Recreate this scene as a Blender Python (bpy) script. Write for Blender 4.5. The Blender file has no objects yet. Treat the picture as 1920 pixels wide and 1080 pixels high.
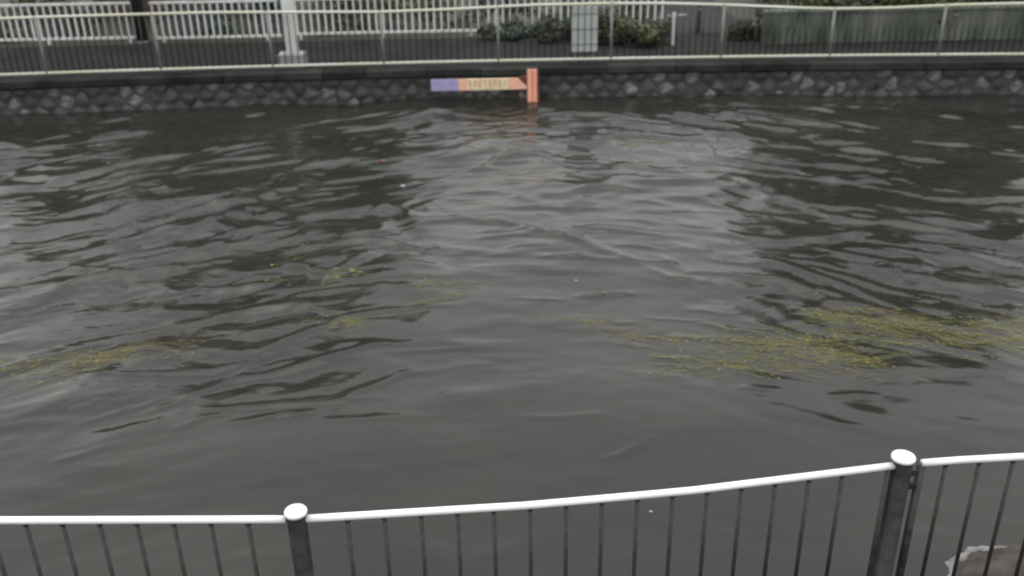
import bpy, bmesh, math, random
import numpy as np
from mathutils import Vector, Matrix
rad = math.radians
random.seed(7); RNG = np.random.default_rng(11)
scene = bpy.context.scene
C = scene.collection

# ------------------------------------------------------------------ camera
PITCH, ROLL = rad(25.3), rad(1.2)
cam_d = bpy.data.cameras.new('camera'); cam = bpy.data.objects.new('camera', cam_d); C.objects.link(cam)
cam_d.sensor_width = 36.0; cam_d.lens = 33.75; cam_d.clip_start = 0.05; cam_d.clip_end = 500
fwd = Vector((0, math.cos(PITCH), -math.sin(PITCH))); r0 = Vector((1, 0, 0)); u0 = r0.cross(fwd)
rt = r0*math.cos(ROLL) - u0*math.sin(ROLL); up = rt.cross(fwd)
M = Matrix((rt, up, -fwd)).transposed().to_4x4(); M.translation = (0, 0, 3.8)
cam.matrix_world = M
cam_d.dof.use_dof = True; cam_d.dof.focus_distance = 4.6; cam_d.dof.aperture_fstop = 1.9
scene.camera = cam
scene.cycles.filter_width = 2.0
scene.render.resolution_x, scene.render.resolution_y = 1024, 576

# ------------------------------------------------------------------ sky, sun, exposure
SUN_EL, SUN_AZ = rad(85), rad(0)          # high over the far bank, hidden by cloud
world = bpy.data.worlds.new('World'); scene.world = world; world.use_nodes = True
nt = world.node_tree; nt.nodes.clear()
sky = nt.nodes.new('ShaderNodeTexSky'); sky.sky_type = 'NISHITA'; sky.sun_disc = False
sky.sun_elevation = SUN_EL; sky.sun_rotation = SUN_AZ
sky.air_density = 4.0; sky.dust_density = 2.0; sky.ozone_density = 1.0
hs = nt.nodes.new('ShaderNodeHueSaturation'); hs.inputs['Saturation'].default_value = 0.05
bg = nt.nodes.new('ShaderNodeBackground'); bg.inputs['Strength'].default_value = 0.12
wo = nt.nodes.new('ShaderNodeOutputWorld')
nt.links.new(sky.outputs[0], hs.inputs['Color']); nt.links.new(hs.outputs[0], bg.inputs['Color']); nt.links.new(bg.outputs[0], wo.inputs[0])
sd = bpy.data.lights.new('sun', 'SUN'); sd.energy = 0.5; sd.angle = rad(60); sd.color = (1.0, 0.97, 0.93)
sun = bpy.data.objects.new('sun', sd); C.objects.link(sun)
sdir = Vector((math.cos(SUN_EL)*math.sin(SUN_AZ), math.cos(SUN_EL)*math.cos(SUN_AZ), math.sin(SUN_EL)))
sun.rotation_euler = sdir.to_track_quat('Z', 'Y').to_euler(); sun.location = (0, -5, 20)
vs = scene.view_settings; vs.view_transform = 'Standard'; vs.look = 'None'; vs.exposure = 1.12; vs.gamma = 1.0
vs.use_curve_mapping = False

# ------------------------------------------------------------------ materials
MATS = {}
def mat(name, col, col2=None, rough=0.7, scale=3.0, bump=0.0, bscale=None, metal=0.0, spec=0.5, ior=None, stretch=None, rand=0.0, lo=0.35, hi=0.65):
    m = bpy.data.materials.new(name); m.use_nodes = True; n = m.node_tree; b = n.nodes['Principled BSDF']
    b.inputs['Roughness'].default_value = rough; b.inputs['Metallic'].default_value = metal
    b.inputs['Specular IOR Level'].default_value = spec
    if ior: b.inputs['IOR'].default_value = ior
    tc = n.nodes.new('ShaderNodeTexCoord'); src = tc.outputs['Object']
    if stretch:
        mp = n.nodes.new('ShaderNodeMapping'); mp.inputs['Scale'].default_value = stretch
        n.links.new(src, mp.inputs[0]); src = mp.outputs[0]
    c = (*col, 1); c2 = (*(col2 or [v*0.6 for v in col]), 1)
    no = n.nodes.new('ShaderNodeTexNoise'); no.inputs['Scale'].default_value = scale; no.inputs['Detail'].default_value = 6
    n.links.new(src, no.inputs['Vector'])
    rp = n.nodes.new('ShaderNodeValToRGB'); rp.color_ramp.elements[0].position = lo; rp.color_ramp.elements[1].position = hi
    rp.color_ramp.elements[0].color = c2; rp.color_ramp.elements[1].color = c
    n.links.new(no.outputs['Fac'], rp.inputs[0]); out = rp.outputs[0]
    if rand > 0:
        oi = n.nodes.new('ShaderNodeObjectInfo'); hv = n.nodes.new('ShaderNodeHueSaturation')
        mr = n.nodes.new('ShaderNodeMapRange'); mr.inputs['To Min'].default_value = 1-rand; mr.inputs['To Max'].default_value = 1+rand*1.6
        n.links.new(oi.outputs['Random'], mr.inputs[0]); n.links.new(mr.outputs[0], hv.inputs['Value'])
        n.links.new(out, hv.inputs['Color']); out = hv.outputs[0]
    n.links.new(out, b.inputs['Base Color'])
    if bump:
        nb = n.nodes.new('ShaderNodeTexNoise'); nb.inputs['Scale'].default_value = bscale or scale*4; nb.inputs['Detail'].default_value = 5
        n.links.new(src, nb.inputs['Vector'])
        bp = n.nodes.new('ShaderNodeBump'); bp.inputs['Strength'].default_value = bump; bp.inputs['Distance'].default_value = 0.02
        n.links.new(nb.outputs['Fac'], bp.inputs['Height']); n.links.new(bp.outputs[0], b.inputs['Normal'])
    MATS[name] = m
    return m
mat('white_rail', (0.82, 0.82, 0.82), (0.74, 0.74, 0.73), rough=0.3, scale=6)
mat('cap_metal', (0.85, 0.85, 0.84), (0.75, 0.75, 0.74), rough=0.3, scale=20)
mat('dark_paint', (0.038, 0.037, 0.035), (0.016, 0.016, 0.015), rough=0.5, scale=16, bump=0.05, spec=0.4)
mat('far_bar', (0.030, 0.031, 0.029), (0.018, 0.019, 0.018), rough=0.5, scale=3)
mat('far_post', (0.22, 0.225, 0.215), (0.14, 0.145, 0.138), rough=0.5, scale=5)
mat('far_rail', (0.55, 0.555, 0.52), (0.47, 0.48, 0.34), rough=0.4, scale=0.7)
mat('white_paint', (0.68, 0.69, 0.68), (0.42, 0.44, 0.42), rough=0.5, scale=4, stretch=(1, 1, .4), lo=.3, hi=.6)
mat('stone', (0.050, 0.051, 0.050), (0.029, 0.030, 0.029), rough=0.55, scale=9, bump=0.9, bscale=16, rand=0.35, lo=.3, hi=.75)
mat('pale_stone', (0.24, 0.24, 0.24), (0.05, 0.052, 0.05), rough=0.5, scale=6, bump=0.6, bscale=14, lo=.42, hi=.68)
mat('mortar', (0.05, 0.051, 0.05), (0.031, 0.032, 0.031), rough=0.8, scale=5, bump=0.5)
mat('concrete', (0.032, 0.033, 0.032), (0.024, 0.025, 0.024), spec=0.15, rough=0.9, scale=2.2, bump=0.25, bscale=30)
mat('wet_concrete', (0.040, 0.041, 0.040), (0.024, 0.025, 0.024), rough=0.5, scale=1.3, bump=0.3, bscale=25)
mat('coping', (0.030, 0.031, 0.030), (0.014, 0.015, 0.014), spec=0.1, rough=0.9, scale=1.6, bump=0.4, bscale=14, rand=0.3)
mat('pale_concrete', (0.33, 0.335, 0.33), (0.24, 0.245, 0.24), rough=0.6, scale=5, bump=0.2)
mat('mossy_concrete', (0.140, 0.150, 0.135), (0.045, 0.06, 0.04), spec=0.2, rough=0.9, scale=2.6, bump=0.3, bscale=18, stretch=(1, 1, .5))
mat('asphalt', (0.024, 0.0245, 0.024), (0.015, 0.0155, 0.015), spec=0.1, rough=0.9, scale=1.2, bump=0.3, bscale=80)
mat('earth', (0.05, 0.048, 0.036), (0.03, 0.034, 0.02), rough=0.9, scale=2, bump=0.5)
mat('bark', (0.055, 0.05, 0.043), (0.03, 0.028, 0.025), rough=0.9, scale=8, bump=0.8, stretch=(1, 1, .25))
mat('orange', (0.80, 0.33, 0.20), (0.66, 0.26, 0.15), rough=0.5, scale=6)
mat('pink_orange', (0.85, 0.47, 0.36), (0.75, 0.40, 0.28), rough=0.5, scale=6)
mat('cream', (0.78, 0.66, 0.44), (0.70, 0.52, 0.34), rough=0.5, scale=7)
mat('purple', (0.36, 0.33, 0.55), (0.30, 0.27, 0.47), rough=0.5, scale=5)
mat('dark_red', (0.16, 0.05, 0.03), (0.10, 0.035, 0.02), rough=0.6, scale=6)
mat('tick', (0.52, 0.38, 0.24), (0.42, 0.30, 0.18), rough=0.6, scale=8)
mat('panel_grey', (0.50, 0.53, 0.52), (0.42, 0.45, 0.44), rough=0.5, scale=3)
mat('rock', (0.085, 0.075, 0.066), (0.035, 0.03, 0.027), rough=0.8, spec=0.2, scale=5, bump=0.8, bscale=12)
mat('foam', (0.19, 0.18, 0.18), (0.10, 0.095, 0.095), rough=0.6, scale=14, bump=0.6, bscale=40)
mat('brown_wood', (0.085, 0.055, 0.045), (0.05, 0.034, 0.028), rough=0.7, scale=4, stretch=(.3, 1, 3))
mat('red_plastic', (0.20, 0.06, 0.05), (0.14, 0.05, 0.045), rough=0.5, scale=6)
def leafmat(name, a, b, sc=1.5):
    m = mat(name, a, b, rough=0.6, scale=sc, lo=.3, hi=.7)
    return m
leafmat('leaf_dark', (0.045, 0.062, 0.028), (0.022, 0.032, 0.014))
leafmat('leaf_olive', (0.085, 0.095, 0.035), (0.04, 0.05, 0.018))
leafmat('leaf_teal', (0.045, 0.075, 0.055), (0.025, 0.042, 0.03))
leafmat('reed_green', (0.125, 0.142, 0.026), (0.075, 0.088, 0.018), 8)
leafmat('reed_straw', (0.165, 0.125, 0.032), (0.11, 0.082, 0.022), 8)
leafmat('reed_brown', (0.075, 0.052, 0.026), (0.045, 0.033, 0.018), 8)

# water: silty river, opaque body with a clear reflecting skin
def water_mat():
    m = bpy.data.materials.new('river_water'); m.use_nodes = True; n = m.node_tree; b = n.nodes['Principled BSDF']
    b.inputs['IOR'].default_value = 1.333; b.inputs['Roughness'].default_value = 0.11; b.inputs['Specular IOR Level'].default_value = 0.5
    tc = n.nodes.new('ShaderNodeTexCoord')
    mp = n.nodes.new('ShaderNodeMapping'); mp.inputs['Scale'].default_value = (0.3, 0.55, 1)
    n.links.new(tc.outputs['Object'], mp.inputs[0])
    no = n.nodes.new('ShaderNodeTexNoise'); no.inputs['Scale'].default_value = 1.1; no.inputs['Detail'].default_value = 4; no.inputs['Distortion'].default_value = 1.2
    n.links.new(mp.outputs[0], no.inputs['Vector'])
    rp = n.nodes.new('ShaderNodeValToRGB'); e = rp.color_ramp.elements
    e[0].position = .35; e[0].color = (0.0155, 0.0168, 0.014, 1); e[1].position = .68; e[1].color = (0.0245, 0.0232, 0.0205, 1)
    n.links.new(no.outputs['Fac'], rp.inputs[0]); n.links.new(rp.outputs[0], b.inputs['Base Color'])
    mp2 = n.nodes.new('ShaderNodeMapping'); mp2.inputs['Scale'].default_value = (4.5, 10, 1)
    n.links.new(tc.outputs['Object'], mp2.inputs[0])
    nb = n.nodes.new('ShaderNodeTexNoise'); nb.inputs['Scale'].default_value = 1.0; nb.inputs['Detail'].default_value = 3; nb.inputs['Distortion'].default_value = 0.6
    n.links.new(mp2.outputs[0], nb.inputs['Vector'])
    at = n.nodes.new('ShaderNodeAttribute'); at.attribute_name = 'chop'
    mu = n.nodes.new('ShaderNodeMath'); mu.operation = 'MULTIPLY'; mu.inputs[1].default_value = 0.5
    n.links.new(at.outputs['Fac'], mu.inputs[0])
    bp = n.nodes.new('ShaderNodeBump'); bp.inputs['Distance'].default_value = 0.02
    n.links.new(mu.outputs[0], bp.inputs['Strength']); n.links.new(nb.outputs['Fac'], bp.inputs['Height']); n.links.new(bp.outputs[0], b.inputs['Normal'])
    MATS['river_water'] = m
water_mat()

# ------------------------------------------------------------------ helpers
def bm_obj(name, bm, m, parent=None, smooth=False, loc=None):
    me = bpy.data.meshes.new(name); bm.to_mesh(me); bm.free()
    return me_obj(name, me, m, parent, smooth, loc)
def me_obj(name, me, m, parent=None, smooth=False, loc=None):
    if m is not None and not me.materials: me.materials.append(MATS[m])
    if smooth:
        for p in me.polygons: p.use_smooth = True
    o = bpy.data.objects.new(name, me); C.objects.link(o)
    if loc is not None: o.location = loc
    if parent is not None: o.parent = parent
    return o
def share(name, me, parent, loc, rot=(0, 0, 0), scl=(1, 1, 1)):
    o = bpy.data.objects.new(name, me); C.objects.link(o); o.parent = parent
    o.location = loc; o.rotation_euler = rot; o.scale = scl
    return o
def tag(o, label=None, cat=None, group=None, kind=None):
    if label: o['label'] = label
    if cat: o['category'] = cat
    if group: o['group'] = group
    if kind: o['kind'] = kind
    return o
def thing(name, loc, label, cat, group=None):
    o = bpy.data.objects.new(name, None); o.empty_display_size = 0.2; C.objects.link(o); o.location = loc
    return tag(o, label, cat, group)
def box(bm, c, s, rz=0.0, bevel=0.0, rx=0.0):
    g = bmesh.ops.create_cube(bm, size=1.0)
    vs_ = g['verts']
    bmesh.ops.scale(bm, vec=s, verts=vs_)
    if bevel:
        ed = list({e for v in vs_ for e in v.link_edges})
        r = bmesh.ops.bevel(bm, geom=ed, offset=bevel, segments=2, affect='EDGES', profile=0.6)
        vs_ = list({v for f in r['faces'] for v in f.verts} | {v for v in vs_ if v.is_valid})
    if rx: bmesh.ops.rotate(bm, cent=(0, 0, 0), matrix=Matrix.Rotation(rx, 3, 'X'), verts=vs_)
    if rz: bmesh.ops.rotate(bm, cent=(0, 0, 0), matrix=Matrix.Rotation(rz, 3, 'Z'), verts=vs_)
    bmesh.ops.translate(bm, vec=c, verts=vs_)
def tube(bm, pts, r, seg=10, caps=True, flat=1.0):
    pts = [Vector(p) for p in pts]; n = len(pts); rs = r if hasattr(r, '__len__') else [r]*n; rings = []
    for i, p in enumerate(pts):
        t = (pts[min(i+1, n-1)] - pts[max(i-1, 0)]).normalized()
        a = Vector((0, 0, 1)) if abs(t.z) < .9 else Vector((1, 0, 0))
        u = t.cross(a).normalized(); v = u.cross(t).normalized()
        rings.append([bm.verts.new(p + (u*math.cos(2*math.pi*k/seg) + v*math.sin(2*math.pi*k/seg)*flat)*rs[i]) for k in range(seg)])
    for a, b in zip(rings, rings[1:]):
        for k in range(seg): bm.faces.new((a[k], a[(k+1) % seg], b[(k+1) % seg], b[k]))
    if caps: bm.faces.new(rings[0][::-1]); bm.faces.new(rings[-1])
def lathe(bm, prof, seg=24):
    rings = [[bm.verts.new((r*math.cos(2*math.pi*k/seg), r*math.sin(2*math.pi*k/seg), z)) for k in range(seg)] for r, z in prof]
    for a, b in zip(rings, rings[1:]):
        for k in range(seg): bm.faces.new((a[k], a[(k+1) % seg], b[(k+1) % seg], b[k]))
    bm.faces.new(rings[0][::-1]); bm.faces.new(rings[-1])
def box_mesh(name, s, m, bevel=0.0):
    bm = bmesh.new(); box(bm, (0, 0, 0), s, bevel=bevel); me = bpy.data.meshes.new(name); bm.to_mesh(me); bm.free(); me.materials.append(MATS[m]); return me
def rod_mesh(name, r, h, m, seg=8):
    bm = bmesh.new(); tube(bm, [(0, 0, 0), (0, 0, h)], r, seg); me = bpy.data.meshes.new(name); bm.to_mesh(me); bm.free(); me.materials.append(MATS[m])
    for p in me.polygons: p.use_smooth = len(p.vertices) == 4
    return me

# gradient noise
_perm = RNG.permutation(512); _g = RNG.uniform(0, 2*np.pi, 512); _gx, _gy = np.cos(_g), np.sin(_g)
def gnoise(x, y):
    xi, yi = np.floor(x).astype(int), np.floor(y).astype(int); xf, yf = x-xi, y-yi
    u, v = xf**3*(xf*(xf*6-15)+10), yf**3*(yf*(yf*6-15)+10)
    def g(ix, iy, dx, dy):
        h = _perm[(_perm[ix & 511] + iy) & 511]; return _gx[h]*dx + _gy[h]*dy
    a = g(xi, yi, xf, yf); b = g(xi+1, yi, xf-1, yf); c = g(xi, yi+1, xf, yf-1); d = g(xi+1, yi+1, xf-1, yf-1)
    return (a+(b-a)*u) + ((c+(d-c)*u) - (a+(b-a)*u))*v
def sstep(a, b, x):
    t = np.clip((x-a)/(b-a), 0, 1); return t*t*(3-2*t)

# ------------------------------------------------------------------ lines of the place
WATER_Z = -0.6
def far_line(x):                                     # far railing, bowed gently with the river
    x = np.clip(x, -13, 13); return 17.53 - 0.004*(x+0.3)**2
def near_line(x):
    return float(np.interp(x, [-4.2, -2.3, -0.97, 0.05, 0.78, 1.83, 2.1, 4.7], [3.52, 3.44, 3.405, 3.468, 3.547, 3.715, 3.74, 3.88]))
def wall_y(x, z=0.0): return far_line(x) - 0.20 - 0.10*(-z)

# ------------------------------------------------------------------ water surface
RIDGES = [  # (polyline, height, half width)
 ([(-1.75,10.92),(-1.18,11.16),(-0.66,11.36),(-0.12,11.22),(0.28,10.9),(0.72,10.65),(1.06,10.27),(1.45,9.87)], .030, .085),
 ([(-0.88,13.1),(-0.43,13.43),(0.04,13.99),(0.45,14.02),(0.83,13.73)], .034, .13),
 ([(-3.0,7.04),(-2.75,7.29),(-2.52,7.5),(-2.15,7.59),(-1.71,7.85),(-1.39,8.06),(-0.98,8.1)], .022, .055),
 ([(-2.66,6.99),(-2.26,7.01),(-1.85,7.04),(-1.5,7.11),(-1.25,7.32),(-0.94,7.59)], .020, .06),
 ([(-2.78,6.68),(-2.63,6.86),(-2.46,6.91)], .020, .045),
 ([(-2.51,7.47),(-2.26,8.1),(-2.04,8.29),(-1.73,8.64)], .024, .06),
 ([(-4.1,7.63),(-3.46,7.57),(-2.75,7.65),(-2.4,7.8)], .018, .05),
 ([(1.66,10.2),(1.72,9.95),(1.80,9.78)], .022, .06),
 ([(1.78,9.5),(1.9,9.35),(2.06,9.3)], .022, .06),
 ([(2.58,10.68),(2.78,10.47),(3.19,10.35),(3.64,10.37),(4.18,10.51),(4.71,10.56)], .040, .085),
 ([(2.83,9.87),(3.16,9.56),(3.46,9.2),(3.74,8.87),(3.95,8.55)], .042, .085),
 ([(2.55,9.45),(2.95,9.23),(3.28,8.83),(3.65,8.63)], .036, .07),
 ([(2.27,8.45),(2.49,8.27),(2.66,8.15)], .024, .05),
 ([(2.71,6.99),(2.91,7.02),(3.08,7.0)], .014, .045),
 ([(0.68,6.17),(0.85,6.25),(1.04,6.41)], .012, .05),
 ([(3.71,11.52),(4.0,11.13),(4.43,10.84)], .035, .09),
 ([(-2.19,11.68),(-1.8,11.85),(-1.36,11.63),(-1.03,10.88)], .055, .13),
 ([(-2.54,10.0),(-2.01,9.68),(-1.6,10.26)], .045, .10),
 ([(-5.08,10.13),(-4.23,9.8),(-3.84,10.07)], .040, .09),
 ([(-3.7,9.42),(-3.0,9.39),(-2.57,9.57)], .045, .09),
 ([(-2.85,8.81),(-2.33,8.97),(-1.75,8.76)], .040, .08),
 ([(-2.0,10.55),(-1.55,10.6),(-1.1,10.5)], .045, .10),
 ([(1.5,9.75),(1.75,9.45),(2.0,9.4)], .02, .05),
]
_rr = random.Random(99)
for _k in range(230):                                   # short current streaks, turned with the flow
    _y = _rr.uniform(6.3, 16.6); _x = _rr.uniform(-1, 1)*(3.0+0.42*_y)
    if _y < 8 and _rr.random() < .6: continue
    _sl = max(-.6, min(.6, -0.16*_x)) + _rr.uniform(-.22, .22); _ln = _rr.uniform(.15, .55)*(_y/9)
    _c = _rr.uniform(-.25, .25)
    RIDGES.append(([(_x-_ln, _y-_sl*_ln-_c*_ln*.3), (_x, _y), (_x+_ln, _y+_sl*_ln-_c*_ln*.3)], _rr.uniform(.010, .030)*(_y/9)**.7*(0.55 if _y < 8.5 else 1), _rr.uniform(.032, .065)*(_y/9)**.8))
def chop_mask(x, y):
    m = 0.11 + 0.20*sstep(6.6, 8.2, y) + 0.34*sstep(10.0, 13.5, y) + 0.25*sstep(14.3, 16.6, y)
    left = np.exp(-((x+3.6)/2.3)**2 - ((y-10.2)/2.6)**2); far_l = np.exp(-((x+6.2)/3.0)**2 - ((y-13.0)/3.5)**2)
    right = np.exp(-((x-4.6)/1.7)**2 - ((y-10.6)/2.4)**2); far_r = np.exp(-((x-6.0)/3.0)**2 - ((y-13.5)/3.0)**2)
    smooth = np.exp(-((x-0.9)/1.5)**2 - ((y-9.0)/2.0)**2)
    pm = 0.75 + 0.9*gnoise(x*0.45+9, y*0.6+4)
    m = m*(1-0.6*sstep(4.6, 6.5, np.abs(x-0.2))*sstep(11, 12.5, y))
    return np.clip((m + 0.75*left + 0.35*far_l + 0.6*right + 0.12*far_r)*(1-0.6*smooth)*pm, 0.05, 1.4)
def height(x, y):
    x = np.asarray(x, float); y = np.asarray(y, float)
    yc = y + 0.055*np.clip(x, -6, 6)**2                   # crests bow downstream towards the banks
    wx = x + 0.55*gnoise(x*0.55+3, yc*0.7+8); wy = yc + 0.40*gnoise(x*0.5+21, yc*0.7+2) + 0.10*gnoise(x*1.8+5, yc*2.2)
    ch = chop_mask(x, y)
    pa = np.clip(0.8 + 1.5*gnoise(x*0.5+31, yc*0.75+17), 0.1, 1.7); pb = np.clip(0.8 + 1.6*gnoise(x*0.7+51, yc*1.1+7), 0.1, 1.8)
    rg = lambda a, b: (1-2*np.abs(gnoise(a, b)))
    h = 0.034*gnoise(wx*0.35, wy*0.5+5)
    h = h + ch*(0.105*gnoise(wx*0.45+1, wy*0.85+3) + 0.060*pa*rg(wx*0.55+7, wy*1.25+1) + 0.036*pb*rg(wx*1.15+17, wy*2.7+11)
                + 0.040*pa*gnoise(wx*1.7+5, wy*3.6+9) + 0.014*pb*gnoise(wx*3.6+2, wy*8.0+4))
    h = h + (0.25+0.75*ch)*0.0035*gnoise(wx*6+3, wy*12+1)
    pc = np.clip(0.7 + 1.6*gnoise(x*0.9+71, yc*1.2+37), 0, 1.8)            # broken cross chop, and small wavelets nearer in
    h = h + (0.25+0.5*sstep(7.5, 11, y))*pc*(0.018*gnoise(wx*2.3+13, wy*3.0+23) + 0.008*gnoise(wx*4.6+33, wy*6.4+3))
    h = h + (1-sstep(7, 10, y))*np.clip(0.4+1.4*gnoise(x*0.8+91, yc*1.0+61), 0, 1.2)*0.0032*gnoise(wx*5+43, wy*9+13)
    for pl, hh, w in RIDGES:
        p = np.array(pl); x0, y0 = p.min(0)-5*w; x1, y1 = p.max(0)+5*w
        sel = (x > x0) & (x < x1) & (y > y0) & (y < y1)
        if not sel.any(): continue
        X, Y = x[sel] + 0.05*gnoise(x[sel]*3, y[sel]*3+hh*900), y[sel] + 0.05*gnoise(x[sel]*3+40, y[sel]*3)
        best = np.full(X.shape, 9.0); par = np.zeros(X.shape); n = len(p)-1
        for i in range(n):
            d = p[i+1]-p[i]; t = np.clip(((X-p[i][0])*d[0] + (Y-p[i][1])*d[1])/(d@d), 0, 1)
            dd = np.hypot(X-p[i][0]-t*d[0], Y-p[i][1]-t*d[1]); b = dd < best
            best = np.where(b, dd, best); par = np.where(b, (i+t)/n, par)
        hh = min(hh, (0.55 if len(pl) > 3 or hh > .0395 else 0.36)*w); ww = w*(0.85+0.4*gnoise(X*1.7, Y*1.7))
        add = 1.35*hh*np.exp(-(best/ww)**2)*np.sin(np.pi*np.clip(par*0.94+0.03, 0, 1))**0.6*(0.75+0.8*gnoise(X*2.2+11, Y*2.2))
        tmp = np.zeros_like(x); tmp[sel] = add; h = h + tmp
    return h
def build_water():
    xi = np.arange(-11.2, 11.21, 0.05)
    ext = 11.2 + np.cumsum(np.geomspace(0.08, 4.0, 34)); xs = np.concatenate([-ext[::-1], xi, ext])
    ys = np.concatenate([np.arange(3.2, 4.5, .1), np.arange(4.5, 11.5, 0.025), np.arange(11.5, 17.75, 0.034)])
    X, Y = np.meshgrid(xs, ys); H = height(X.ravel(), Y.ravel()); ch = chop_mask(X.ravel(), Y.ravel())
    co = np.stack([X.ravel(), Y.ravel(), H], 1); nx, ny = len(xs), len(ys)
    me = bpy.data.meshes.new('river'); idx = np.arange(nx*ny).reshape(ny, nx)
    q = np.stack([idx[:-1, :-1], idx[:-1, 1:], idx[1:, 1:], idx[1:, :-1]], -1).reshape(-1, 4)
    me.vertices.add(len(co)); me.vertices.foreach_set('co', co.ravel().astype(np.float32))
    me.loops.add(q.size); me.loops.foreach_set('vertex_index', q.ravel().astype(np.int32))
    me.polygons.add(len(q)); me.polygons.foreach_set('loop_start', (np.arange(len(q))*4).astype(np.int32)); me.polygons.foreach_set('loop_total', np.full(len(q), 4, np.int32))
    me.polygons.foreach_set('use_smooth', np.ones(len(q), bool)); me.update(calc_edges=True)
    a = me.attributes.new('chop', 'FLOAT', 'POINT'); a.data.foreach_set('value', ch.astype(np.float32))
    o = me_obj('river_water', me, 'river_water', loc=(0, 0, WATER_Z)); tag(o, 'grey silty river running high between its banks', kind='structure')
build_water()

# ------------------------------------------------------------------ ground sheets
def strip(name, m, ya, yb, z, label, xs=None, kind='structure'):
    xs = xs if xs is not None else np.concatenate([[-60, -30], np.arange(-14, 14.1, 1.0), [30, 60]])
    bm = bmesh.new(); rows = []
    for x in xs:
        a = ya(x) if callable(ya) else ya; b = yb(x) if callable(yb) else yb
        za = z if not callable(z) else z(x)
        rows.append([bm.verts.new((x, a + (b-a)*t, za)) for t in np.linspace(0, 1, 6)])
    for r1, r2 in zip(rows, rows[1:]):
        for k in range(5): bm.faces.new((r1[k], r2[k], r2[k+1], r1[k+1]))
    return tag(bm_obj(name, bm, m), label, kind=kind)
strip('ground', 'earth', lambda x: far_line(x)-0.02, 160, -0.012, 'dark earth behind the far bank')
strip('riverside_path', 'asphalt', lambda x: far_line(x)+0.05, lambda x: 20.25, 0.0, 'wet dark asphalt path behind the far railing')
strip('side_road', 'concrete', 20.2, 40, 0.004, 'lighter grey road running back from the path', xs=np.array([3.55, 3.9, 4.3, 4.7, 5.1]))
strip('riverbed', 'earth', -6, 19, -2.4, 'earth bed under the river')
# near bank slab
bm = bmesh.new()
xs = np.arange(-12, 12.1, .5)
tops, lows = [], []
for x in xs:
    y = near_line(np.clip(x, -4.2, 4.7)) + 0.22
    tops.append((bm.verts.new((x, -8, 0)), bm.verts.new((x, y, 0)), bm.verts.new((x, y+0.04, -0.04)), bm.verts.new((x, y+0.12, -2.3))))
for a, b in zip(tops, tops[1:]):
    for k in range(3): bm.faces.new((a[k], b[k], b[k+1], a[k+1]))
tag(bm_obj('near_bank', bm, 'concrete'), 'concrete bank the near railing stands on', kind='structure')

# ------------------------------------------------------------------ far stone wall
wall = thing('stone_wall', (0, float(wall_y(0)), -1.2), 'dark rough stone river wall under the far railing', 'wall')
def wp(p): return (p[0], p[1]-float(wall_y(0)), p[2]+1.2)
def sweep(name, m, prof, xs, parent, base=far_line):
    bm = bmesh.new(); rings = []
    for x in xs:
        rings.append([bm.verts.new(wp((x, float(base(x))+dy, z))) for dy, z in prof])
    k = len(prof)
    for a, b in zip(rings, rings[1:]):
        for i in range(k): bm.faces.new((a[i], b[i], b[(i+1) % k], a[(i+1) % k]))
    bm.faces.new(rings[0]); bm.faces.new(rings[-1][::-1])
    bmesh.ops.recalc_face_normals(bm, faces=bm.faces[:])
    return bm_obj(name, bm, m, parent)
XW = np.concatenate([[-60, -30], np.arange(-13, 13.1, .5), [30, 60]])
sweep('backing', 'mortar', [(-0.13, -0.14), (-0.36, -2.3), (0.2, -2.3), (0.2, -0.14)], XW, wall)
prof_c = [(-0.245, -0.115), (-0.235, -0.014), (-0.215, 0.004), (0.045, 0.004), (0.045, -0.135), (-0.2, -0.135)]
rc = random.Random(8); xa = -11.0
sweep('coping', 'wet_concrete', prof_c, np.array([-60, -30, -13, -11.01]), wall); sweep('coping', 'wet_concrete', prof_c, np.array([11.41, 13, 30, 60]), wall)
while xa < 11.3:
    ln = min(rc.uniform(.75, 1.25), 11.4-xa); dy, dz = rc.uniform(-.012, .012), rc.uniform(-.012, .004)
    sweep('coping_stone', 'coping', [(a+dy, b+dz) for a, b in prof_c], np.array([xa+.006, xa+ln*.5, xa+ln-.006]), wall); xa += ln
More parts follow.
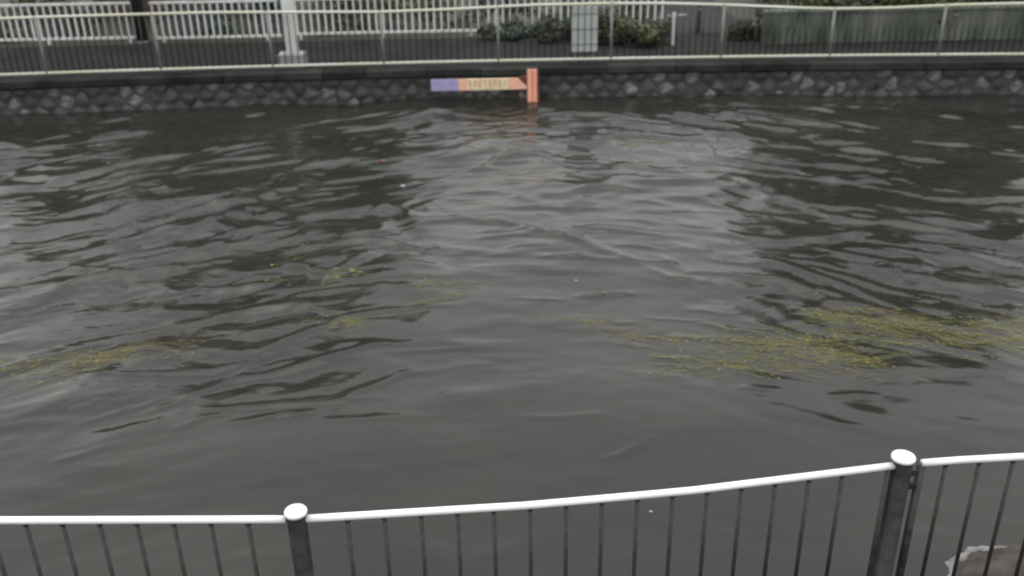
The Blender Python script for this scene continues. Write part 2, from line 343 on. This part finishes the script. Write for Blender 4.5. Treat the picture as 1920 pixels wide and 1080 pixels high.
# individual stones: Voronoi cells on the wall face
def clip(poly, a, b):                        # keep points nearer to a than b
    mx, my = (a[0]+b[0])/2, (a[1]+b[1])/2; nx, ny = b[0]-a[0], b[1]-a[1]; out = []
    f = lambda p: (p[0]-mx)*nx + (p[1]-my)*ny
    for i in range(len(poly)):
        p, q = poly[i], poly[(i+1) % len(poly)]; fp, fq = f(p), f(q)
        if fp <= 0: out.append(p)
        if fp*fq < 0: t = fp/(fp-fq); out.append((p[0]+(q[0]-p[0])*t, p[1]+(q[1]-p[1])*t))
    return out
rs = random.Random(5); seeds = []
for r in range(4):
    x = -10.6 + (r % 2)*0.16
    while x < 10.6:
        seeds.append((x + rs.uniform(-.07, .07), -0.24 - r*0.195 + rs.uniform(-.06, .06))); x += 0.31
vis = 0
for s in seeds:
    if s[1] < -0.72: continue
    poly = [(s[0]-.5, -0.145), (s[0]-.5, -1.1), (s[0]+.5, -1.1), (s[0]+.5, -0.145)]
    for t in seeds:
        if t is not s and abs(t[0]-s[0]) < .8: poly = clip(poly, s, t)
        if len(poly) < 3: break
    if len(poly) < 3: continue
    cx = sum(p[0] for p in poly)/len(poly); cz = sum(p[1] for p in poly)/len(poly)
    bm = bmesh.new(); d0 = rs.uniform(0.004, 0.034); rings = []
    tilt = rs.uniform(-.12, .12); tz = rs.uniform(-.15, .15)
    for sc, dep in ((0.97, 0.0), (0.90, 0.6), (0.62, 1.0)):
        ring = []
        for p in poly:
            j = 1 + rs.uniform(-.05, .05); px, pz = (p[0]-cx)*sc*j, (p[1]-cz)*sc*j
            ring.append(bm.verts.new((px, 0.05 - (0.05+d0)*dep*(1+rs.uniform(-.15, .15)) + (px*tilt+pz*tz)*dep, pz)))
        rings.append(ring)
    for a, b in zip(rings, rings[1:]):
        for k in range(len(poly)): bm.faces.new((a[k], a[(k+1) % len(poly)], b[(k+1) % len(poly)], b[k]))
    bm.faces.new(rings[-1]); bmesh.ops.recalc_face_normals(bm, faces=bm.faces[:])
    o = bm_obj('stone', bm, 'pale_stone' if rs.random() < 0.20 else 'stone', wall, smooth=True, loc=wp((cx, float(far_line(cx))-0.13+0.1*(cz+.14), cz)))
    vis += 1
print('stones', vis)

# ------------------------------------------------------------------ far railing
FP = [-10.25, -8.25, -6.244, -4.24, -2.238, -0.156, 1.879, 3.863, 5.806, 7.72, 9.7]
TOPX = [-12, -7.8, -5.2, -4.0, -2.2, -.94, -.13, .48, 1.85, 2.84, 3.82, 5.22, 5.8, 6.65, 8.03, 12]
TOPZ = [1.05, 1.062, 1.055, 1.03, .99, 1.01, 1.035, 1.055, 1.055, 1.04, 1.0, .925, .905, .905, .95, 1.0]
def ftop(x): return float(np.interp(x, TOPX, TOPZ))
rail_f = thing('railing', (0, 17.5, 0), 'long metal railing with pale rails on top of the far stone wall', 'railing')
def L(x, z, dy=0.0): return (x, float(far_line(x))-17.5+dy, z)
bm = bmesh.new(); tube(bm, [L(x, ftop(x)) for x in np.arange(-11, 11.01, .25)], 0.024, 10); bm_obj('top_rail', bm, 'far_rail', rail_f, True)
bm = bmesh.new(); tube(bm, [L(x, 0.085) for x in np.arange(-11, 11.01, .5)], 0.024, 10); bm_obj('bottom_rail', bm, 'far_rail', rail_f, True)
pm = rod_mesh('post_far', 0.025, 1.0, 'far_post', 10); bmsh = rod_mesh('bar_far', 0.0105, 1.0, 'far_bar', 6)
for x in FP:
    share('post', pm, rail_f, L(x, 0.0), scl=(1, 1, ftop(x)+0.03))
for a, b in zip(FP, FP[1:]):
    n = 17
    for k in range(1, n):
        x = a + (b-a)*k/n; share('baluster', bmsh, rail_f, L(x, 0.09), scl=(1, 1, ftop(x)-0.09))

# ------------------------------------------------------------------ white fence sections behind the path
def white_fence(xa, xb, zb, zt, label, y=20.5, sp=0.148, posts=(), thick=1.0, endpost=True):
    t = thing('white_fence', ((xa+xb)/2, y, 0), label, 'fence', 'white fence sections behind the path'); cx = (xa+xb)/2
    rm = box_mesh('wf_rail', (xb-xa, 0.045, 0.05), 'white_paint', .006)
    share('top_rail', rm, t, (0, 0, zt)); share('bottom_rail', rm, t, (0, 0, zb))
    bm_ = box_mesh('wf_bar', (0.036, 0.026, zt-zb-0.05), 'white_paint')
    n = int((xb-xa-.06)/sp)
    for k in range(n+1): share('baluster', bm_, t, (xa-cx+0.05+k*(xb-xa-.1)/n, 0, (zt+zb)/2))
    ps = box_mesh('wf_post', (0.055, 0.055, zb+0.03), 'white_paint')
    for px in posts: share('post', ps, t, (px-cx, 0.0, (zb-0.03)/2-0.0))
    return t
white_fence(-11.6, -7.70, .10, .80, 'white picket fence section left of the dark utility pole', posts=(-11.4, -9.6, -7.9))
white_fence(-7.38, -4.72, .075, .79, 'white picket fence section between the dark pole and the white square post', posts=(-7.2, -5.0))
white_fence(-4.42, -0.55, .10, .80, 'long white picket fence section right of the white square post', posts=(-4.3, -2.6, -.75))
white_fence(-0.42, 3.30, .115, .80, 'white picket fence section behind the grey board, its foot in shrubs', posts=(-.3, 1.5, 3.2))
# white square post on a block
t = thing('square_post', (-3.96, 17.80, 0), 'thick white square post standing on a grey concrete block', 'post')
bm = bmesh.new(); box(bm, (0, .05, 0.12), (0.47, 0.36, 0.24), bevel=.015); bm_obj('base_block', bm, 'pale_concrete', t)
bm = bmesh.new(); box(bm, (0.02, 0.05, 0.24+0.62), (0.20, 0.16, 1.24), bevel=.012); bm_obj('shaft', bm, 'white_paint', t)
bm = bmesh.new(); box(bm, (0.02, 0.05, 1.50), (0.24, 0.20, 0.04), bevel=.008); bm_obj('cap', bm, 'white_paint', t)
# dark utility pole
t = thing('utility_pole', (-7.52, 20.2, 0), 'dark slender utility pole in the gap of the white fence', 'pole')
bm = bmesh.new(); tube(bm, [(0, 0, 0), (0, 0, 3), (0, 0, 6.5)], [.125, .115, .095], 14); bm_obj('shaft', bm, 'far_bar', t, True)
bm = bmesh.new(); box(bm, (0, 0, 6.1), (1.3, .09, .09)); bm_obj('cross_arm', bm, 'far_bar', t)
bm = bmesh.new(); lathe(bm, [(.17, 0), (.17, .06), (.13, .10)], 14); bm_obj('footing', bm, 'wet_concrete', t)
# grey board on the far railing
t = thing('notice_board', (1.405, 17.62, 0), 'blank pale grey board fixed upright behind the far railing', 'board')
bm = bmesh.new(); box(bm, (0, 0, 0.60), (0.47, 0.02, 0.80), bevel=.004); bm_obj('panel', bm, 'panel_grey', t)
for dz in (.33, .60, .87):
    bm = bmesh.new(); box(bm, (0, -0.016, dz), (0.47, 0.008, 0.018)); bm_obj('batten', bm, 'far_post', t)
for sx in (-.16, .16):
    bm = bmesh.new(); tube(bm, [(sx, .03, 0), (sx, .03, 1.02)], .014, 8); bm_obj('leg', bm, 'far_post', t)
# end post with a stub arm, right of the white fence
t = thing('bent_pipe', (3.25, 19.05, 0), 'pale thin pipe post with short side arm at the white fence end', 'pipe')
bm = bmesh.new(); tube(bm, [(0, 0, 0), (0, 0, .62)], .026, 10); bm_obj('upright', bm, 'white_paint', t)
bm = bmesh.new(); tube(bm, [(-.12, 0, .555), (.24, 0, .57)], .02, 8); bm_obj('arm', bm, 'pale_concrete', t)
t = thing('planter', (3.02, 19.15, 0), 'small reddish brown planter beside the pale pipe post', 'planter')
bm = bmesh.new(); lathe(bm, [(.11, 0), (.15, .24), (.17, .25), (.17, .29), (.13, .29), (.12, .24)], 14); bm_obj('pot', bm, 'brown_wood', t)
# bollards on the side road
for (x, y, h, lab) in ((3.97, 20.3, .62, 'dark bollard standing right of the white fence on the side road'), (4.95, 19.3, .45, 'short dark bollard next to the left end of the concrete parapet')):
    t = thing('bollard', (x, y, 0), lab, 'bollard', 'bollards on the side road')
    bm = bmesh.new(); lathe(bm, [(.06, 0), (.055, .05), (.05, h-.05), (.045, h-.015), (.02, h)], 14); bm_obj('body', bm, 'dark_paint', t, True)
    bm = bmesh.new(); lathe(bm, [(.056, h-.16), (.056, h-.12)], 14); bm_obj('band', bm, 'far_post', t)
# parapet at right
t = thing('parapet', (8.2, 18.95, 0), 'low mossy grey concrete parapet behind the far railing at right', 'wall')
for k in range(4):
    bm = bmesh.new(); box(bm, (-2.4+1.606*k, .05+.004*(k % 2), .28), (1.6, .2, .56), bevel=.006); bm_obj('panel', bm, 'mossy_concrete', t)
bm = bmesh.new(); box(bm, (0.03, .05, .60), (6.5, .235, .07), bevel=.02); bm_obj('coping', bm, 'mossy_concrete', t)
# brown shed far behind
t = thing('shed', (-8.2, 23.6, 0), 'low brown timber shed behind the white fence at left', 'shed')
for k in range(9):
    bm = bmesh.new(); box(bm, (0, 0, .1+k*.2), (3.2, .04, .185), rx=rad(-4)); bm_obj('plank', bm, 'brown_wood', t)
bm = bmesh.new(); box(bm, (0, .75, .95), (3.16, 1.4, 1.85)); bm_obj('body', bm, 'brown_wood', t)
bm = bmesh.new(); box(bm, (0, .7, 1.98), (3.5, 1.9, .07), rx=rad(7)); bm_obj('roof', bm, 'wet_concrete', t)

# ------------------------------------------------------------------ water gauge on the wall
gx, gy = 0.435, 16.99
t = thing('water_gauge', (gx, gy, -1.0), 'orange upright water gauge with long purple and cream side arm', 'gauge')
bm = bmesh.new(); box(bm, (0, 0, .515), (.175, .03, 1.04), bevel=.004); bm_obj('upright', bm, 'orange', t)
bm = bmesh.new(); box(bm, (-.048, -.021, .515), (.05, .012, 1.04)); bm_obj('edge_strip', bm, 'pink_orange', t)
bm = bmesh.new(); box(bm, (.055, -.021, .515), (.035, .012, 1.04)); bm_obj('edge_strip', bm, 'pink_orange', t)
bm = bmesh.new()
def prism(bm, poly, ya, yb):
    a = [bm.verts.new((x, ya, z)) for x, z in poly]; b = [bm.verts.new((x, yb, z)) for x, z in poly]; n = len(poly)
    bm.faces.new(a); bm.faces.new(b[::-1])
    for k in range(n): bm.faces.new((a[k], b[k], b[(k+1) % n], a[(k+1) % n]))
    bmesh.ops.recalc_face_normals(bm, faces=bm.faces[:])
# arm: purple end, pink, cream scale, pink pointed end
segs = [('arm_end', 'purple', -1.80, -1.31), ('arm_joint', 'pink_orange', -1.31, -1.16), ('scale', 'cream', -1.16, -.42)]
for nm, m, xa, xb in segs:
    bm = bmesh.new(); prism(bm, [(xa, .69+(xa+1.8)*.0), (xb, .69), (xb, .885), (xa, .885)], -.02, .02); bm_obj(nm, bm, m, t)
bm = bmesh.new(); prism(bm, [(-.42, .69), (-.10, .69), (-.10, .74), (-.25, .885), (-.42, .885)], -.02, .02); bm_obj('arm_point', bm, 'pink_orange', t)
for k in range(8):
    bm = bmesh.new(); hgt = .10 if k % 2 else .16
    box(bm, (-1.10+k*.088, -.023, .885-hgt/2-.004), (.018, .006, hgt)); bm_obj('tick_mark', bm, 'tick', t)
bm = bmesh.new(); prism(bm, [(-.24, .90), (-.10, .765), (-.088, .94)], -.012, .02); bm_obj('dark_triangle', bm, 'dark_red', t)  # dark red triangle above the arm's sloped point, beside the upright
bm = bmesh.new(); box(bm, (.105, .012, .50), (.035, .02, 1.0)); bm_obj('side_angle', bm, 'dark_red', t)
for xx in (-1.6, -.9, -.3, 0.0):
    bm = bmesh.new(); tube(bm, [(xx, .015, .78), (xx, .30, .78)], .018, 8); bm_obj('standoff', bm, 'dark_paint', t)

# ------------------------------------------------------------------ vegetation
def leaf_cloud(name, m, clumps, n, size, parent, seed, kind=None):
    r = np.random.default_rng(seed); cl = np.array(clumps); w = cl[:, 3]**2; ci = r.choice(len(cl), n, p=w/w.sum())
    d = r.normal(size=(n, 3)); d /= np.linalg.norm(d, axis=1, keepdims=True); rr = r.uniform(.35, 1, n)**.6
    pos = cl[ci, :3] + d*(cl[ci, 3]*rr)[:, None]*np.array([1, 1, .8])
    nrm = d + r.normal(size=(n, 3))*.6 + np.array([0, 0, .35]); nrm /= np.linalg.norm(nrm, axis=1, keepdims=True)
    a = np.cross(nrm, r.normal(size=(n, 3))); a /= np.linalg.norm(a, axis=1, keepdims=True); b = np.cross(nrm, a)
    s = size*r.uniform(.6, 1.3, n)[:, None]
    P = np.stack([pos-a*s, pos-b*s*.42+nrm*s*.1, pos+a*s, pos+b*s*.42+nrm*s*.1], 1).reshape(-1, 3)
    me = bpy.data.meshes.new(name); q = np.arange(4*n).reshape(-1, 4); me.from_pydata(P.tolist(), [], q.tolist()); me.update()
    return me_obj(name, me, m, parent)
def shrub(x, y, r, h, m, label, group, seed, n=700, size=.055):
    t = thing('shrub', (x, y, 0), label, 'shrub', group); rr = random.Random(seed)
    cl = [(rr.uniform(-r, r)*.75, rr.uniform(-r, r)*.5, rr.uniform(.2, .8)*h, rr.uniform(.35, .55)*min(r, h)) for _ in range(7)]
    leaf_cloud('foliage', m, cl, n, size, t, seed)
    bm = bmesh.new()
    for c in cl[:5]: tube(bm, [(c[0]*.1, c[1]*.1, 0), (c[0]*.6, c[1]*.6, c[2]*.6), c[:3]], [.014, .01, .005], 5)
    bm_obj('stem', bm, 'bark', t)
def tree(x, y, h, r, z0, m, label, seed, n=6500, size=.2):
    t = thing('tree', (x, y, 0), label, 'tree', 'trees behind the far bank'); rr = random.Random(seed); bm = bmesh.new()
    tube(bm, [(0, 0, -.05), (.05, 0, h*.25), (rr.uniform(-.2, .2), 0, h*.55), (rr.uniform(-.3, .3), 0, h*.88)], [.2, .16, .11, .04], 10)
    cl = []
    for k in range(26):
        a = k*2.4 + rr.uniform(-.4, .4); f = rr.uniform(0, 1); z = z0 + (h-z0)*(0.05+.9*f); q = r*(1.0-.65*max(0, f-.35)/.65)*rr.uniform(.3, .85)
        p = (q*math.cos(a), q*math.sin(a)*.8, z); cl.append((*p, r*rr.uniform(.32, .48)))
        if k % 2 == 0: tube(bm, [(0, 0, max(.3, z*.7-.3)), (p[0]*.5, p[1]*.5, z*.87), p], [.06, .04, .015], 6)
    leaf_cloud('crown', m, cl, n, size, t, seed); bm_obj('trunk', bm, 'bark', t, True)
tree(-8.1, 24.2, 8.2, 2.1, 1.0, 'leaf_dark', 'tall dark tree behind the brown shed', 1)
tree(-5.6, 24.0, 8.4, 2.0, .9, 'leaf_dark', 'tall dark tree behind the fence left of the white square post', 2)
tree(-3.7, 24.6, 6.4, 1.6, 1.2, 'leaf_olive', 'olive green tree behind the fence right of the white square post', 3)
tree(-11.8, 24.5, 5.2, 2.0, .8, 'leaf_olive', 'lower broad tree at the far left behind the white fence', 4)
tree(7.7, 23.4, 7.6, 1.9, .5, 'leaf_dark', 'dark tree behind the left end of the concrete parapet', 5)
tree(9.9, 23.2, 8.4, 1.9, .5, 'leaf_dark', 'taller dark tree behind the middle of the concrete parapet', 6)
tree(12.3, 23.8, 8.0, 2.0, .5, 'leaf_dark', 'dark tree behind the right end of the concrete parapet', 8)
G1, G2, G3 = 'shrubs behind the white fence', 'shrubs beside the path', 'hedge shrubs behind the parapet'
sh = [(-10.6, 'left edge of the white fence', 'leaf_olive'), (-9.2, 'white fence left of the pole', 'leaf_dark'), (-6.6, 'white fence just right of the dark pole', 'leaf_teal'),
      (-5.3, 'white fence left of the square post', 'leaf_teal'), (-3.6, 'white fence right of the square post', 'leaf_dark'), (-2.6, 'middle of the long fence section', 'leaf_olive'),
      (-1.4, 'right end of the long fence section', 'leaf_olive'), (-0.1, 'fence left of the grey board', 'leaf_teal')]
col = {'leaf_olive': 'olive', 'leaf_dark': 'dark green', 'leaf_teal': 'blue green'}
for i, (x, w, m) in enumerate(sh):
    shrub(x, 21.3+.25*(i % 2), .75, .85, m, f'{col[m]} shrub behind the {w}', G1, 30+i, 900, .07)
shrub(1.0, 21.2, .8, .7, 'leaf_dark', 'dark green shrub behind the white fence and the grey board', G1, 40, 900, .07)
shrub(2.6, 21.3, .8, .7, 'leaf_dark', 'dark green shrub behind the right end of the white fence', G1, 41, 900, .07)
low = [(-0.15, 20.15, .42, .30, 'leaf_dark', 'low dark growth at the white fence foot, leftmost of the row beside the grey board'),
       (0.45, 20.05, .5, .40, 'leaf_teal', 'blue green shrub at the white fence foot, second left of the grey board'),
       (0.98, 19.75, .45, .52, 'leaf_dark', 'dark shrub close against the left side of the grey board'),
       (1.95, 19.3, .50, .62, 'leaf_dark', 'dark green shrub just right of the grey board'),
       (2.40, 19.0, .50, .50, 'leaf_olive', 'olive shrub second right of the grey board'),
       (2.80, 19.35, .42, .42, 'leaf_dark', 'low dark shrub against the reddish planter'),
       (4.75, 19.5, .35, .40, 'leaf_dark', 'small dark shrub in front of the short bollard'),
       (5.35, 19.45, .40, .75, 'leaf_dark', 'dark shrub rising behind the left corner of the parapet')]
for i, (x, y, r_, h_, m, lab) in enumerate(low): shrub(x, y, r_, h_, m, lab, G2, 42+i*3, 1300, .05)
for i, x in enumerate((5.6, 7.0, 8.4, 9.8, 11.2)):
    shrub(x, 19.75, 1.0, 1.15, 'leaf_dark' if i % 2 else 'leaf_olive', ['olive hedge shrub at the left end behind the parapet', 'dark hedge shrub second from left behind the parapet', 'olive hedge shrub in the middle behind the parapet', 'dark hedge shrub second from right behind the parapet', 'olive hedge shrub at the right end behind the parapet'][i], G3, 150+i, 2600, .065)

# ------------------------------------------------------------------ floating weeds and litter
def weeds(name, pts, n, spread, label, seed, mix=(.6, .28, .12), lmin=.010, lmax=.042):
    r = np.random.default_rng(seed); p = np.array(pts, float); nc = max(6, n//14)
    k = r.integers(0, len(p)-1, nc); t = r.random(nc); cc = p[k] + (p[k+1]-p[k])*t[:, None] + r.normal(size=(nc, 2))*np.array(spread)*.8
    cs = r.uniform(.25, 1.0, nc); pick = r.choice(nc, n, p=cs/cs.sum())                  # matted tufts of uneven size
    flow = np.arctan(-0.11*np.clip(cc[:, 0], -5, 5)) + r.normal(size=nc)*.25
    d = r.normal(size=(n, 2))*np.array([.13, .035]); fl = flow[pick]
    c = cc[pick] + np.stack([d[:, 0]*np.cos(fl)-d[:, 1]*np.sin(fl), d[:, 0]*np.sin(fl)+d[:, 1]*np.cos(fl)], 1)*(0.5+cs[pick])[:, None]
    strand = r.random(n) < .6
    ln = np.where(strand, r.uniform(.06, .26, n), lmin + (lmax-lmin)*r.random(n)**2); wd = np.where(strand, r.uniform(.003, .008, n), ln*r.uniform(.2, .6, n))
    an = fl + r.normal(size=n)*np.where(strand, .25, 1.0); cv = r.normal(size=n)*.25
    Fc, mi, P, Q = [], [], [], []
    ox, oy = p.mean(0); tuftmix = r.dirichlet(np.array(mix)*4, nc)
    for i in range(n):
        dx, dy = math.cos(an[i]), math.sin(an[i])
        for s_, w in ((-.5, .15), (-.18, .5), (.18, .45), (.5, .08)):
            off = cv[i]*ln[i]*(s_*s_-.12)
            for q in (-1, 1): P.append((c[i, 0]+dx*ln[i]*s_-dy*(wd[i]*w*q+off), c[i, 1]+dy*ln[i]*s_+dx*(wd[i]*w*q+off)))
        b = 8*i
        for j in range(3): Fc.append((b+2*j, b+2*j+1, b+2*j+3, b+2*j+2))
        mi += [int(r.choice(3, p=tuftmix[pick[i]]))]*3
    P = np.array(P); z = height(P[:, 0], P[:, 1]) + np.repeat(r.uniform(-.002, .007, n), 8)
    V = np.stack([P[:, 0]-ox, P[:, 1]-oy, z], 1)
    me = bpy.data.meshes.new(name); me.from_pydata(V.tolist(), [], Fc)
    for mm in ('reed_green', 'reed_straw', 'reed_brown'): me.materials.append(MATS[mm])
    me.polygons.foreach_set('material_index', mi); me.update()
    o = me_obj(name, me, None, loc=(ox, oy, WATER_Z)); tag(o, label, 'weeds', kind='stuff'); return o
weeds('floating_weeds', [(1.6,7.5),(1.95,7.8),(2.45,7.9),(3.0,7.95)], 1000, (.26, .22), 'olive raft of floating weeds on the right, nearer the middle', 61)
weeds('floating_weeds', [(3.1,8.35),(3.4,8.4),(3.8,8.15),(4.3,8.14),(5.2,8.1)], 1750, (.26, .24), 'thick olive brown raft of floating weeds at the right edge', 62, (.55, .28, .17))
weeds('floating_weeds', [(2.5,7.45),(3.1,7.55),(3.5,7.8)], 320, (.36, .17), 'loose scatter of weeds below the thick right raft', 63, (.4, .35, .25))
weeds('floating_weeds', [(0.63,8.53),(0.93,8.34),(1.32,8.14),(1.87,8.05),(2.32,8.01)], 330, (.12, .045), 'thin straw coloured line of weeds trailing from the right raft', 64, (.25, .5, .25))
weeds('floating_weeds', [(-4.9,7.7),(-4.16,7.80),(-3.91,7.86),(-3.63,8.02),(-3.3,8.04)], 700, (.18, .11), 'olive brown raft of floating weeds at the left edge', 65, (.35, .4, .25))
weeds('floating_weeds', [(-2.0,8.55),(-1.6,8.55)], 110, (.12, .06), 'small olive tuft of weeds left of the middle', 66)
weeds('floating_weeds', [(-0.9,9.3),(-0.4,9.15)], 130, (.25, .18), 'sparse weeds floating near the middle of the river', 67)
weeds('floating_weeds', [(-2.9,10.5),(-2.2,9.8),(-1.9,9.5)], 160, (.3, .25), 'scattered green weeds in the dark choppy water at left', 68, (.6, .25, .15), .02, .09)
weeds('floating_weeds', [(1.5,14.6),(2.3,14.4)], 40, (.2, .1), 'faint weeds far out near the far wall', 69, (.7, .2, .1), .04, .16)
def litter(x, y, s, m, label, cat, seed):
    bm = bmesh.new(); bmesh.ops.create_icosphere(bm, subdivisions=2, radius=s); rr = random.Random(seed)
    for v in bm.verts: v.co = Vector((v.co.x*1.5, v.co.y, v.co.z*.5))*(1+rr.uniform(-.18, .18))
    z = float(height(np.array([x]), np.array([y]))[0])
    tag(bm_obj('floating_scrap', bm, m, None, True, loc=(x, y, WATER_Z+z+s*.2)), label, cat)
litter(-1.49, 12.68, .026, 'pale_concrete', 'small white scrap floating left of the middle', 'litter', 1)
litter(-1.87, 13.65, .03, 'red_plastic', 'small dull red scrap floating behind the white scrap', 'litter', 2)
litter(0.96, 5.52, .009, 'pale_concrete', 'tiny white speck floating just behind the near railing', 'litter', 3)
litter(0.70, 9.48, .013, 'pale_concrete', 'tiny pale fleck on the smooth middle water', 'litter', 4)
litter(0.98, 9.13, .016, 'reed_straw', 'tiny straw coloured fleck on the smooth middle water', 'litter', 5)

# rock in the corner with foam round it
bm = bmesh.new(); bmesh.ops.create_icosphere(bm, subdivisions=4, radius=1.0)
for v in bm.verts:
    c = v.co; q = 1 + .22*float(gnoise(np.array([c.x*1.3+c.z+5.]), np.array([c.y*1.3-c.z+2.]))[0]) + .08*float(gnoise(np.array([c.x*4+c.z*2+5.]), np.array([c.y*4+2.]))[0])
    v.co = Vector((c.x*.40*q, c.y*.25*q, c.z*.23*q))
tag(bm_obj('rock', bm, 'rock', None, True, loc=(3.26, 4.78, -0.66)), 'brown wet rock breaking the water at the lower right corner', 'rock')
bm = bmesh.new(); rings = []
for k in range(61):
    a = 0.9 + 3.2*k/60; f = 1 + .10*float(gnoise(np.array([k*.22]), np.array([.5]))[0]); w = (.018 + .05*abs(float(gnoise(np.array([k*.31+7]), np.array([3.3]))[0])))*math.sin(math.pi*(k+1)/62)**.5
    row = []
    for j in range(7):
        q = j/6*2-1; rx_, ry_ = .45*f+q*w, .30*f+q*w; x, y = rx_*math.cos(a), ry_*math.sin(a)
        z = float(height(np.array([3.26+x]), np.array([4.78+y]))[0]); n_ = float(gnoise(np.array([x*38+4.]), np.array([y*38+9.]))[0])
        row.append(bm.verts.new((x, y, z + .016*(1-q*q) + .012*n_*(1-q*q) - .004)))
    rings.append(row)
for r1, r2 in zip(rings, rings[1:]):
    for j in range(6): bm.faces.new((r1[j], r2[j], r2[j+1], r1[j+1]))
tag(bm_obj('foam', bm, 'foam', None, True, loc=(3.26, 4.78, WATER_Z)), 'pale foam washing round the rock in the lower right corner', 'foam', kind='stuff')

# ------------------------------------------------------------------ near railing
NY = 3.5
near = thing('railing', (0, NY, 0), 'dark near railing with white top rail and round capped posts', 'railing')
def N(x, z, dy=0.0): return (x, near_line(x)-NY+dy, z)
TOP = 1.083; RR = 0.0175
def rail(name, xa, xb, z, m, r, parent=near, n=14):
    bm = bmesh.new(); tube(bm, [N(xa+(xb-xa)*k/n, z) for k in range(n+1)], r, 14); return bm_obj(name, bm, m, parent, True)
def near_post(x, r, h=1.124):
    bm = bmesh.new(); lathe(bm, [(r*1.6, 0), (r*1.6, .015), (r, .02), (r, h-.012), (r*.97, h-.008)], 28)
    p = bm_obj('post', bm, 'dark_paint', near, True, loc=N(x, 0))
    for f in p.data.polygons: f.use_smooth = len(f.vertices) == 4
    bm = bmesh.new(); R = r*1.17; lathe(bm, [(R, h-.008), (R*1.0, h+.004), (R*.93, h+.010), (R*.5, h+.014), (.004, h+.015)], 28); bm_obj('cap', bm, 'cap_metal', p, True)
    return p
PX = [-3.75, -0.972, 1.818, 4.6]
for x, r in zip(PX, (.042, .043, .047, .045)): near_post(x, r)
spans = [(-3.70, -1.02), (-0.93, 1.775), (1.915, 4.55)]
barm = rod_mesh('bar_near', .0098, TOP-.10, 'dark_paint', 10)
for i, (a, b) in enumerate(spans):
    rail('top_rail', a, b, TOP, 'white_rail', RR); rail('bottom_rail', a, b, .10, 'dark_paint', .016)
starts = [(-3.521, 15, .1665), (-0.752, 15, .1625), (2.035, 15, .165)]
for x0, n, sp in starts:
    for k in range(n): share('baluster', barm, near, N(x0+k*sp, .10))
# stiles and brackets at the right post
for x, r in ((1.752, .013), (1.914, .020)):
    bm = bmesh.new(); tube(bm, [N(x, .06), N(x, TOP-.012)], r, 14); bm_obj('stile', bm, 'dark_paint', near, True)
for z in (1.035, .96, .2):
    bm = bmesh.new(); box(bm, N(1.878, z), (.09, .026, .035), bevel=.004); bm_obj('bracket', bm, 'dark_paint', near)
# welds under the top rail, set screws on the posts
wm = bpy.data.meshes.new('weld_mesh'); bm = bmesh.new(); lathe(bm, [(.0105, -.012), (.0135, -.005), (.0145, .002), (.011, .006)], 10); bm.to_mesh(wm); bm.free(); wm.materials.append(MATS['dark_paint'])
for x0, n, sp in starts:
    for k in range(n): share('weld', wm, near, N(x0+k*sp, TOP-.018))
